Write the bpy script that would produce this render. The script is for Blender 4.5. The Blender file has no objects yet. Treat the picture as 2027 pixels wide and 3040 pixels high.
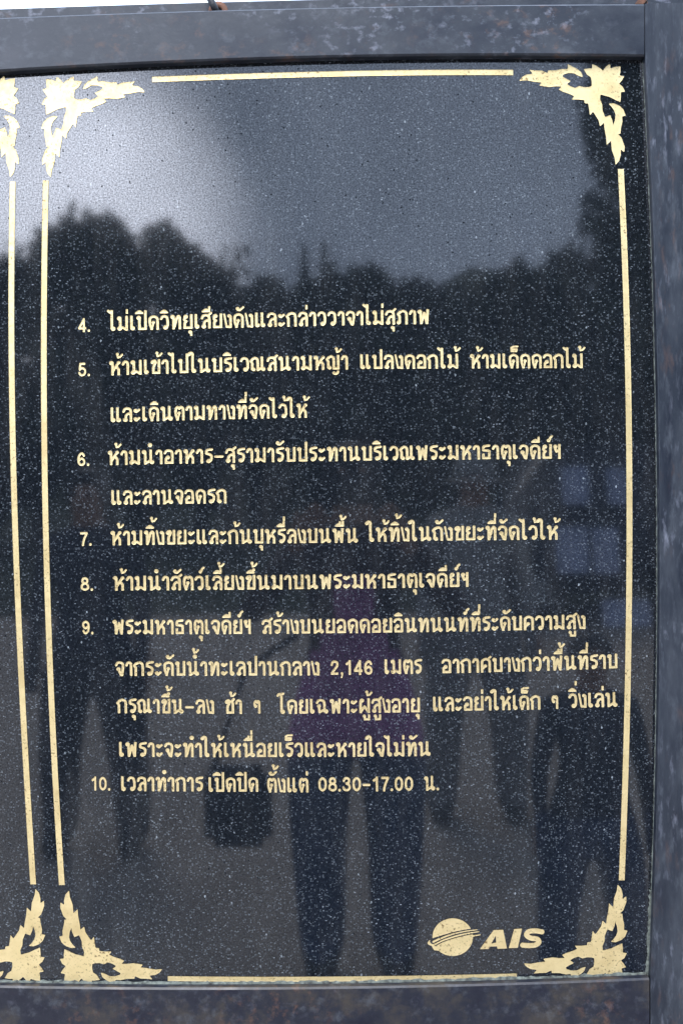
import bpy, bmesh, math, random
import numpy as np
from mathutils import Vector, Matrix

rnd = random.Random(7)
nrs = np.random.RandomState(5)
scene = bpy.context.scene
COL = scene.collection

# ------------------------------------------------------------------ camera
CAM = np.array([0.0, -1.05, 1.50])
PITCH, YAW, ROLL = math.radians(1.76), math.radians(0.77), math.radians(0.85)
FPX, CX, CY = 2432.0, 1013.5, 1520.0          # focal length and centre in the photograph's own pixels
fwd = np.array([-math.sin(YAW) * math.cos(PITCH), math.cos(YAW) * math.cos(PITCH), -math.sin(PITCH)])
rgt = np.cross(fwd, [0, 0, 1.0]); rgt /= np.linalg.norm(rgt)
upv = np.cross(rgt, fwd)
r2 = rgt * math.cos(ROLL) - upv * math.sin(ROLL)
u2 = upv * math.cos(ROLL) + rgt * math.sin(ROLL)
cd = bpy.data.cameras.new('camera')
cam = bpy.data.objects.new('camera', cd); COL.objects.link(cam)
cam.matrix_world = Matrix(((r2[0], u2[0], -fwd[0], CAM[0]), (r2[1], u2[1], -fwd[1], CAM[1]),
                           (r2[2], u2[2], -fwd[2], CAM[2]), (0, 0, 0, 1)))
cd.sensor_fit = 'VERTICAL'; cd.sensor_height = 22.5; cd.lens = 22.5 / 2 / 0.625
cd.clip_start = 0.01; cd.clip_end = 2000
cd.dof.use_dof = True; cd.dof.focus_distance = 1.05; cd.dof.aperture_fstop = 4.5
scene.camera = cam

# ------------------------------------------------------------------ light
scene.view_settings.view_transform = 'Standard'
scene.view_settings.look = 'None'
scene.view_settings.gamma = 1.0
scene.view_settings.use_curve_mapping = False
scene.view_settings.exposure = 1.75
SUN_EL, SUN_AZ = math.radians(58), math.radians(200)   # high, behind the photographer, veiled by cloud
world = bpy.data.worlds.new('World'); scene.world = world
world.use_nodes = True
wn, wl = world.node_tree.nodes, world.node_tree.links
wn.clear()
w_out = wn.new('ShaderNodeOutputWorld'); w_bg = wn.new('ShaderNodeBackground')
w_bg.inputs['Strength'].default_value = 0.11
sky = wn.new('ShaderNodeTexSky'); sky.sky_type = 'NISHITA'; sky.sun_disc = False
sky.sun_elevation = SUN_EL; sky.sun_rotation = SUN_AZ
sky.altitude = 2000; sky.dust_density = 2.0
w_tc = wn.new('ShaderNodeTexCoord')
w_no = wn.new('ShaderNodeTexNoise'); w_no.inputs['Scale'].default_value = 2.6; w_no.inputs['Detail'].default_value = 6
w_no.inputs['Roughness'].default_value = 0.5
wl.new(w_tc.outputs['Generated'], w_no.inputs['Vector'])
# a thinner, brighter place in the cloud sheet, low behind the photographer's left
w_dot = wn.new('ShaderNodeVectorMath'); w_dot.operation = 'DOT_PRODUCT'
bright = Vector((-0.40, -1.0, 0.30)).normalized()
w_dot.inputs[1].default_value = bright
w_nrm = wn.new('ShaderNodeVectorMath'); w_nrm.operation = 'NORMALIZE'
wl.new(w_tc.outputs['Generated'], w_nrm.inputs[0]); wl.new(w_nrm.outputs[0], w_dot.inputs[0])
w_add = wn.new('ShaderNodeMath'); w_add.operation = 'MULTIPLY_ADD'
w_add.inputs[1].default_value = 0.07; wl.new(w_no.outputs['Fac'], w_add.inputs[0]); wl.new(w_dot.outputs['Value'], w_add.inputs[2])
w_rmp = wn.new('ShaderNodeValToRGB')
cr = w_rmp.color_ramp
cr.elements[0].position = 0.0; cr.elements[0].color = (5.3, 6.4, 8.5, 1)
cr.elements[1].position = 1.0; cr.elements[1].color = (36, 38, 44, 1)
w_map = wn.new('ShaderNodeMapRange'); w_map.inputs['From Min'].default_value = 0.993; w_map.inputs['From Max'].default_value = 1.036
w_map.interpolation_type = 'SMOOTHSTEP'
wl.new(w_add.outputs[0], w_map.inputs['Value']); wl.new(w_map.outputs['Result'], w_rmp.inputs['Fac'])
w_mix = wn.new('ShaderNodeMix'); w_mix.data_type = 'RGBA'; w_mix.inputs['Factor'].default_value = 0.88
w_n2 = wn.new('ShaderNodeTexNoise'); w_n2.inputs['Scale'].default_value = 4.2; w_n2.inputs['Detail'].default_value = 5
wl.new(w_tc.outputs['Generated'], w_n2.inputs['Vector'])
w_mr2 = wn.new('ShaderNodeMapRange'); w_mr2.inputs['From Min'].default_value = 0.32; w_mr2.inputs['From Max'].default_value = 0.68
w_mr2.inputs['To Min'].default_value = 0.90; w_mr2.inputs['To Max'].default_value = 1.25
wl.new(w_n2.outputs['Fac'], w_mr2.inputs['Value'])
w_mul = wn.new('ShaderNodeVectorMath'); w_mul.operation = 'SCALE'
wl.new(w_rmp.outputs['Color'], w_mul.inputs[0]); wl.new(w_mr2.outputs['Result'], w_mul.inputs['Scale'])
wl.new(sky.outputs['Color'], w_mix.inputs['A']); wl.new(w_mul.outputs[0], w_mix.inputs['B'])
wl.new(w_mix.outputs['Result'], w_bg.inputs['Color']); wl.new(w_bg.outputs[0], w_out.inputs['Surface'])

sd = bpy.data.lights.new('sun', 'SUN'); sd.energy = 1.0; sd.angle = math.radians(25); sd.color = (1.0, 0.95, 0.88)
sun = bpy.data.objects.new('sun', sd); COL.objects.link(sun)
sv = Vector((math.sin(SUN_AZ) * math.cos(SUN_EL), math.cos(SUN_AZ) * math.cos(SUN_EL), math.sin(SUN_EL)))
sun.rotation_euler = sv.to_track_quat('Z', 'Y').to_euler()
scene.cycles.use_denoising = True

# ------------------------------------------------------------------ helpers
def rays(u, v):
    u, v = np.asarray(u, float), np.asarray(v, float)
    return (np.multiply.outer((u - CX) / FPX, r2) + np.multiply.outer(-(v - CY) / FPX, u2) + fwd)

def P(u, v, y=0.0):
    """Place on the upright plane at depth y that shows at (u, v) of the photograph."""
    d = rays(u, v)
    t = (y - CAM[1]) / d[..., 1]
    return CAM + d * t[..., None]

def R(dx, dy, L):
    """Place L metres in front of the stone whose mirror image shows at (dx, dy) of the 1568-wide view."""
    d = rays(dx * 1.2927, dy * 1.2927)
    hit = CAM + d * (-CAM[1] / d[1])
    return Vector((hit[0] + d[0] * L / d[1], -L, hit[2] + d[2] * L / d[1]))

def link(name, me, mat=None, parent=None):
    o = bpy.data.objects.new(name, me); COL.objects.link(o)
    if mat is not None:
        for m in (mat if isinstance(mat, (list, tuple)) else [mat]):
            me.materials.append(m)
    if parent is not None:
        o.parent = parent
    return o

def from_bm(name, bm, mat=None, parent=None, smooth=False):
    me = bpy.data.meshes.new(name)
    if smooth:
        for f in bm.faces: f.smooth = True
    bm.to_mesh(me); bm.free()
    return link(name, me, mat, parent)

def from_np(name, v, f, mat=None, parent=None, smooth=False):
    me = bpy.data.meshes.new(name)
    me.from_pydata([tuple(map(float, p)) for p in v], [], [tuple(map(int, q)) for q in f])
    me.update()
    if smooth:
        me.polygons.foreach_set('use_smooth', [True] * len(me.polygons))
    return link(name, me, mat, parent)

def empty(name, loc, label, cat, group=None, kind=None):
    o = bpy.data.objects.new(name, None); COL.objects.link(o)
    o.location = loc
    return tag(o, label, cat, group, kind)

def tag(o, label=None, cat=None, group=None, kind=None):
    if label: o['label'] = label
    if cat: o['category'] = cat
    if group: o['group'] = group
    if kind: o['kind'] = kind
    return o

def add_box(bm, x0, x1, y0, y1, z0, z1):
    vs = [bm.verts.new((x, y, z)) for x in (x0, x1) for y in (y0, y1) for z in (z0, z1)]
    for q in ((0, 1, 3, 2), (4, 6, 7, 5), (0, 4, 5, 1), (2, 3, 7, 6), (0, 2, 6, 4), (1, 5, 7, 3)):
        bm.faces.new([vs[i] for i in q])

def add_tube(bm, pts, radii, n=10, caps=True):
    pts = [Vector(p) for p in pts]
    if not isinstance(radii, (list, tuple)): radii = [radii] * len(pts)
    rings = []
    for i, p in enumerate(pts):
        a = pts[max(i - 1, 0)]; b = pts[min(i + 1, len(pts) - 1)]
        t = (b - a).normalized()
        s = t.cross(Vector((0, 0, 1)) if abs(t.z) < 0.9 else Vector((1, 0, 0))).normalized()
        q = t.cross(s)
        rings.append([bm.verts.new(p + (s * math.cos(k * 2 * math.pi / n) + q * math.sin(k * 2 * math.pi / n)) * radii[i]) for k in range(n)])
    for a, b in zip(rings, rings[1:]):
        for k in range(n):
            bm.faces.new((a[k], a[(k + 1) % n], b[(k + 1) % n], b[k]))
    if caps:
        bm.faces.new(rings[0][::-1]); bm.faces.new(rings[-1])

# ------------------------------------------------------------------ materials
class NT:
    def __init__(s, name):
        s.m = bpy.data.materials.new(name); s.m.use_nodes = True
        s.n, s.l = s.m.node_tree.nodes, s.m.node_tree.links
        s.b = s.n['Principled BSDF']
        s.tc = s.n.new('ShaderNodeTexCoord')
    def set(s, **k):
        for a, v in k.items(): s.b.inputs[a.replace('_', ' ')].default_value = v
        return s
    def coord(s, scale=(1, 1, 1), rot=(0, 0, 0)):
        mp = s.n.new('ShaderNodeMapping'); mp.inputs['Scale'].default_value = scale; mp.inputs['Rotation'].default_value = rot
        s.l.new(s.tc.outputs['Object'], mp.inputs['Vector']); return mp.outputs[0]
    def noise(s, vec, scale, detail=3, rough=0.55):
        x = s.n.new('ShaderNodeTexNoise'); x.inputs['Scale'].default_value = scale
        x.inputs['Detail'].default_value = detail; x.inputs['Roughness'].default_value = rough
        s.l.new(vec, x.inputs['Vector']); return x.outputs['Fac']
    def voro(s, vec, scale, feature='F1'):
        x = s.n.new('ShaderNodeTexVoronoi'); x.feature = feature; x.inputs['Scale'].default_value = scale
        s.l.new(vec, x.inputs['Vector']); return x
    def ramp(s, fac, *stops, interp='LINEAR'):
        x = s.n.new('ShaderNodeValToRGB'); x.color_ramp.interpolation = interp
        e = x.color_ramp.elements
        for i, (p, c) in enumerate(stops):
            el = e[i] if i < 2 else e.new(p)
            el.position = p
            c = c if isinstance(c, tuple) else (c, c, c)
            el.color = (*c, 1)
        s.l.new(fac, x.inputs['Fac']); return x.outputs['Color']
    def mix(s, fac, a, b, mode='MIX'):
        x = s.n.new('ShaderNodeMix'); x.data_type = 'RGBA'; x.blend_type = mode
        for sock, v in (('Factor', fac), ('A', a), ('B', b)):
            if hasattr(v, 'node'): s.l.new(v, x.inputs[sock])
            elif sock == 'Factor': x.inputs[sock].default_value = v
            else: x.inputs[sock].default_value = (*v, 1)
        return x.outputs['Result']
    def math(s, op, a, b=None):
        x = s.n.new('ShaderNodeMath'); x.operation = op
        for i, v in enumerate((a, b)):
            if v is None: continue
            if hasattr(v, 'node'): s.l.new(v, x.inputs[i])
            else: x.inputs[i].default_value = v
        return x.outputs[0]
    def to(s, sock, out):
        s.l.new(out, s.b.inputs[sock]); return s
    def bump(s, h, strength, dist):
        x = s.n.new('ShaderNodeBump'); x.inputs['Strength'].default_value = strength; x.inputs['Distance'].default_value = dist
        s.l.new(h, x.inputs['Height']); s.l.new(x.outputs[0], s.b.inputs['Normal']); return s

def plain(name, col, rough=0.7, metal=0.0, var=0.25, scale=6):
    t = NT(name)
    n = t.noise(t.coord(), scale, 4)
    a = tuple(c * (1 - var) for c in col); b = tuple(min(1, c * (1 + var)) for c in col)
    t.to('Base Color', t.ramp(n, (0.3, a), (0.7, b))).set(Roughness=rough, Metallic=metal)
    return t.m

def granite_mat():
    t = NT('polished_black_granite')
    c = t.coord()
    # warp so that the crystals are uneven flakes
    big = t.noise(c, 9, 3)
    base = t.ramp(t.noise(c, 260, 4, 0.65), (0.30, (0.003, 0.004, 0.0055)), (0.60, (0.0095, 0.012, 0.0155)), (0.8, (0.028, 0.032, 0.037)))
    # small grey flakes
    v1 = t.voro(c, 430); r1 = t.n.new('ShaderNodeSeparateColor'); t.l.new(v1.outputs['Color'], r1.inputs[0])
    m1 = t.math('MULTIPLY', t.math('GREATER_THAN', r1.outputs[0], 0.60), t.math('LESS_THAN', v1.outputs['Distance'], 0.46))
    m1 = t.math('MULTIPLY', m1, r1.outputs[1])
    col = t.mix(m1, base, (0.055, 0.064, 0.072))
    # fewer bright crystals
    cs = t.coord((1.0, 1.0, 1.7), (0, 0.6, 0))
    v2 = t.voro(cs, 300); r2_ = t.n.new('ShaderNodeSeparateColor'); t.l.new(v2.outputs['Color'], r2_.inputs[0])
    m2 = t.math('MULTIPLY', t.math('GREATER_THAN', r2_.outputs[0], 0.905), t.math('LESS_THAN', v2.outputs['Distance'], 0.40))
    m2 = t.math('MULTIPLY', m2, t.math('MULTIPLY', r2_.outputs[2], t.ramp(big, (0.35, 0.25), (0.65, 1.0))))
    col = t.mix(m2, col, (0.17, 0.19, 0.205))
    # a few big feldspar crystals
    v4 = t.voro(t.coord((1.0, 1.0, 0.7), (0, -0.5, 0)), 150); r4 = t.n.new('ShaderNodeSeparateColor'); t.l.new(v4.outputs['Color'], r4.inputs[0])
    m4 = t.math('MULTIPLY', t.math('GREATER_THAN', r4.outputs[0], 0.93), t.math('LESS_THAN', t.math('ADD', v4.outputs['Distance'], t.math('MULTIPLY', t.noise(c, 900, 2), 0.35)), 0.34))
    col = t.mix(t.math('MULTIPLY', m4, r4.outputs[2]), col, (0.22, 0.245, 0.26))
    # film of dust washed down the face
    film = t.math('MULTIPLY', t.ramp(t.noise(t.coord((1, 1, 0.22)), 26, 4, 0.6), (0.45, 0.0), (0.75, 0.10)), t.ramp(t.noise(c, 4, 2), (0.4, 0.2), (0.65, 1.0)))
    col = t.mix(film, col, (0.16, 0.155, 0.145))
    t.to('Base Color', col)
    # the polish is broken by pits
    grain = t.noise(c, 520, 3, 0.7)
    v3 = t.voro(c, 165); r3 = t.n.new('ShaderNodeSeparateColor'); t.l.new(v3.outputs['Color'], r3.inputs[0])
    pit = t.math('MULTIPLY', t.math('GREATER_THAN', t.math('ADD', r3.outputs[1], t.math('MULTIPLY', big, 0.25)), 1.10), t.math('LESS_THAN', t.math('ADD', v3.outputs['Distance'], t.math('MULTIPLY', grain, 0.3)), 0.34))
    spec = t.ramp(grain, (0.33, 0.16), (0.67, 0.84))
    spec = t.mix(pit, spec, (0.06, 0.06, 0.06))
    t.to('Specular IOR Level', spec)
    t.to('Roughness', t.ramp(grain, (0.2, 0.03), (0.8, 0.065)))
    t.set(IOR=1.56)
    return t.m

def gold_mat():
    t = NT('gold_leaf_paint')
    c = t.coord()
    n = t.noise(c, 34, 4, 0.6)
    col = t.ramp(n, (0.3, (0.67, 0.52, 0.25)), (0.7, (0.78, 0.62, 0.32)))
    sp = t.noise(c, 280, 3, 0.65)
    patch = t.noise(c, 14, 2)
    wear = t.math('MULTIPLY', t.ramp(sp, (0.565, 0.0), (0.65, 1.0)), t.ramp(patch, (0.42, 0.1), (0.62, 1.0)))
    col = t.mix(t.ramp(t.noise(c, 22, 3, 0.6), (0.50, 0.0), (0.70, 0.55)), col, (0.50, 0.36, 0.15))
    col = t.mix(wear, col, (0.20, 0.13, 0.05))
    t.to('Base Color', col)
    t.set(Metallic=0.52)
    t.to('Roughness', t.ramp(t.noise(c, 160, 3), (0.3, 0.36), (0.7, 0.52)))
    t.bump(t.noise(c, 170, 3, 0.55), 0.5, 0.0006)
    return t.m

def steel_mat(name, streak, rust_amount, pale=0.75, cols=((0.009, 0.012, 0.020), (0.018, 0.023, 0.032), (0.036, 0.042, 0.052))):
    t = NT(name)
    c0 = t.coord()
    c = t.coord(streak)
    n = t.noise(c, 24, 6, 0.7)
    col = t.ramp(n, (0.34, cols[0]), (0.5, cols[1]), (0.68, cols[2]))
    fine = t.noise(c, 60, 4, 0.7)
    col = t.mix(t.ramp(fine, (0.55, 0.0), (0.80, 0.55)), col, (0.09, 0.10, 0.115))
    spots = t.math('MULTIPLY', t.ramp(t.noise(c, 92, 4, 0.6), (0.54, 0.0), (0.74, pale)), t.ramp(t.noise(c0, 8, 2), (0.42, 0.0), (0.6, 1.0)))
    col = t.mix(spots, col, (0.25, 0.26, 0.31))
    rust = t.math('MULTIPLY', t.ramp(t.noise(c, 75, 4, 0.65), (0.55, 0.0), (0.68, 0.8)), t.ramp(t.noise(c0, 9, 2), (0.45, 0.0), (0.62, rust_amount)))
    col = t.mix(rust, col, (0.155, 0.075, 0.04))
    t.to('Base Color', col)
    t.to('Roughness', t.ramp(t.noise(c, 24, 3), (0.3, 0.30), (0.7, 0.52)))
    t.set(IOR=1.42)
    t.bump(t.noise(c, 90, 4, 0.6), 0.3, 0.0008)
    return t.m

M_granite, M_gold = granite_mat(), gold_mat()
M_rail = steel_mat('weathered_grey_paint', (0.75, 1, 1), 0.45)
M_low = steel_mat('weathered_grey_paint_shaded', (0.9, 1, 0.9), 0.45, 0.12, ((0.006, 0.007, 0.016), (0.012, 0.014, 0.022), (0.040, 0.034, 0.028)))  # brown mottling, plus the dimmer light low down darkened into the colours
M_stile = steel_mat('weathered_grey_paint_upright', (1.5, 1, 0.40), 0.35, 0.62)
M_edge = plain('raw_edge_paint', (0.13, 0.15, 0.14), 0.5, 0, 0.5, 60)
M_rust = plain('rusty_iron', (0.16, 0.075, 0.045), 0.85, 0, 0.5, 90)
M_black = plain('black_rubber', (0.012, 0.012, 0.014), 0.5, 0, 0.3)
M_seal_glint = plain('grey_green_seal_and_glint', (0.085, 0.095, 0.08), 0.8, 0, 0.85, 160)

# ------------------------------------------------------------------ the carved shapes: outlines filled as sunk, gilded areas
def sd_box(X, Y, a, b, h, e0=0.0, e1=0.0):
    a, b = np.array(a, float), np.array(b, float)
    d = b - a; L = np.hypot(*d); d = d / L; n = np.array([-d[1], d[0]])
    a = a - d * e0; L = L + e0 + e1
    t = (X - a[0]) * d[0] + (Y - a[1]) * d[1]; q = (X - a[0]) * n[0] + (Y - a[1]) * n[1]
    return np.maximum(np.abs(q) - h, np.abs(t - L / 2) - L / 2)

def sd_cap(X, Y, a, b, h):
    ax, ay = a; bx, by = b
    dx, dy = bx - ax, by - ay
    t = np.clip(((X - ax) * dx + (Y - ay) * dy) / max(dx * dx + dy * dy, 1e-12), 0, 1)
    return np.hypot(X - ax - t * dx, Y - ay - t * dy) - h

def catmull(pts, closed=False, k=6):
    p = [np.array(q, float) for q in pts]
    n = len(p); out = []
    m = n if closed else n - 1
    for i in range(m):
        p1, p2 = p[i], p[(i + 1) % n]
        p0 = p[i - 1] if (i > 0 or closed) else 2 * p1 - p2
        p3 = p[(i + 2) % n] if (i + 2 < n or closed) else 2 * p2 - p1
        for j in range(k):
            t = j / k
            out.append(0.5 * ((2 * p1) + (p2 - p0) * t + (2 * p0 - 5 * p1 + 4 * p2 - p3) * t * t + (3 * p1 - p0 - 3 * p2 + p3) * t ** 3))
    out.append(p[0] if closed else p[-1])
    return out

def sd_poly(X, Y, poly):
    d = np.full(X.shape, 1e9); inside = np.zeros(X.shape, bool)
    n = len(poly)
    for i in range(n):
        ax, ay = poly[i]; bx, by = poly[(i + 1) % n]
        d = np.minimum(d, sd_cap(X, Y, (ax, ay), (bx, by), 0))
        c = (ay > Y) != (by > Y)
        with np.errstate(divide='ignore', invalid='ignore'):
            inside ^= c & (X < (bx - ax) * (Y - ay) / (by - ay + 1e-30) + ax)
    return np.where(inside, -d, d)

def strokes_sdf(spec, h):
    def f(X, Y):
        D = np.full(X.shape, 1e9)
        for s in spec:
            k = s[0]
            if k == 'D':
                D = np.minimum(D, np.hypot(X - s[1], Y - s[2]) - s[3])
            elif k == 'L':
                p = s[1]
                for i in range(len(p) - 1):
                    D = np.minimum(D, sd_box(X, Y, p[i], p[i + 1], h, h if i > 0 else 0, h if i < len(p) - 2 else 0))
            elif k == 'R':
                hh = s[2] if len(s) > 2 else h
                for a, b in zip(s[1], s[1][1:]):
                    D = np.minimum(D, sd_cap(X, Y, a, b, hh))
            elif k in 'SC':
                q = catmull(s[1], k == 'C')
                for a, b in zip(q, q[1:]):
                    D = np.minimum(D, sd_cap(X, Y, a, b, h))
            elif k == 'P':
                D = np.minimum(D, sd_poly(X, Y, s[1]))
        return D
    return f

def march(f, x0, x1, y0, y1, cell):
    """Fill {f<0} with a fine mesh: (2-D points, depth inside, faces)."""
    nx, ny = int((x1 - x0) / cell) + 2, int((y1 - y0) / cell) + 2
    gx, gy = x0 + np.arange(nx) * cell, y0 + np.arange(ny) * cell
    X, Y = np.meshgrid(gx, gy, indexing='ij')
    S = f(X, Y)
    S = np.where(np.abs(S) < cell * 0.02, -cell * 0.02, S)
    pts, dep, faces, ids = [], [], [], {}
    def corner(i, j):
        k = (i, j)
        if k not in ids:
            ids[k] = len(pts); pts.append((gx[i], gy[j])); dep.append(-S[i, j])
        return ids[k]
    def edge(i, j, a, b):
        k = (min((i, j), (a, b)), max((i, j), (a, b)))
        if k not in ids:
            t = S[i, j] / (S[i, j] - S[a, b])
            ids[k] = len(pts); pts.append((gx[i] + t * (gx[a] - gx[i]), gy[j] + t * (gy[b] - gy[j]))); dep.append(0.0)
        return ids[k]
    ins = S < 0
    cells = np.argwhere(ins[:-1, :-1] | ins[1:, :-1] | ins[:-1, 1:] | ins[1:, 1:])
    for i, j in cells:
        i, j = int(i), int(j)
        q = ((i, j), (i + 1, j), (i + 1, j + 1), (i, j + 1))
        fl = [bool(ins[c]) for c in q]
        if all(fl):
            faces.append([corner(*c) for c in q]); continue
        if sum(fl) == 2 and fl[0] == fl[2]:          # saddle: two separate corners
            for k in range(4):
                if fl[k]:
                    faces.append([edge(*q[k], *q[k - 1]), corner(*q[k]), edge(*q[k], *q[(k + 1) % 4])])
            continue
        poly = []
        for k in range(4):
            a, b = q[k], q[(k + 1) % 4]
            if fl[k]: poly.append(corner(*a))
            if fl[k] != fl[(k + 1) % 4]: poly.append(edge(*a, *b))
        faces.append(poly)
    return np.array(pts), np.array(dep), faces

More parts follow.
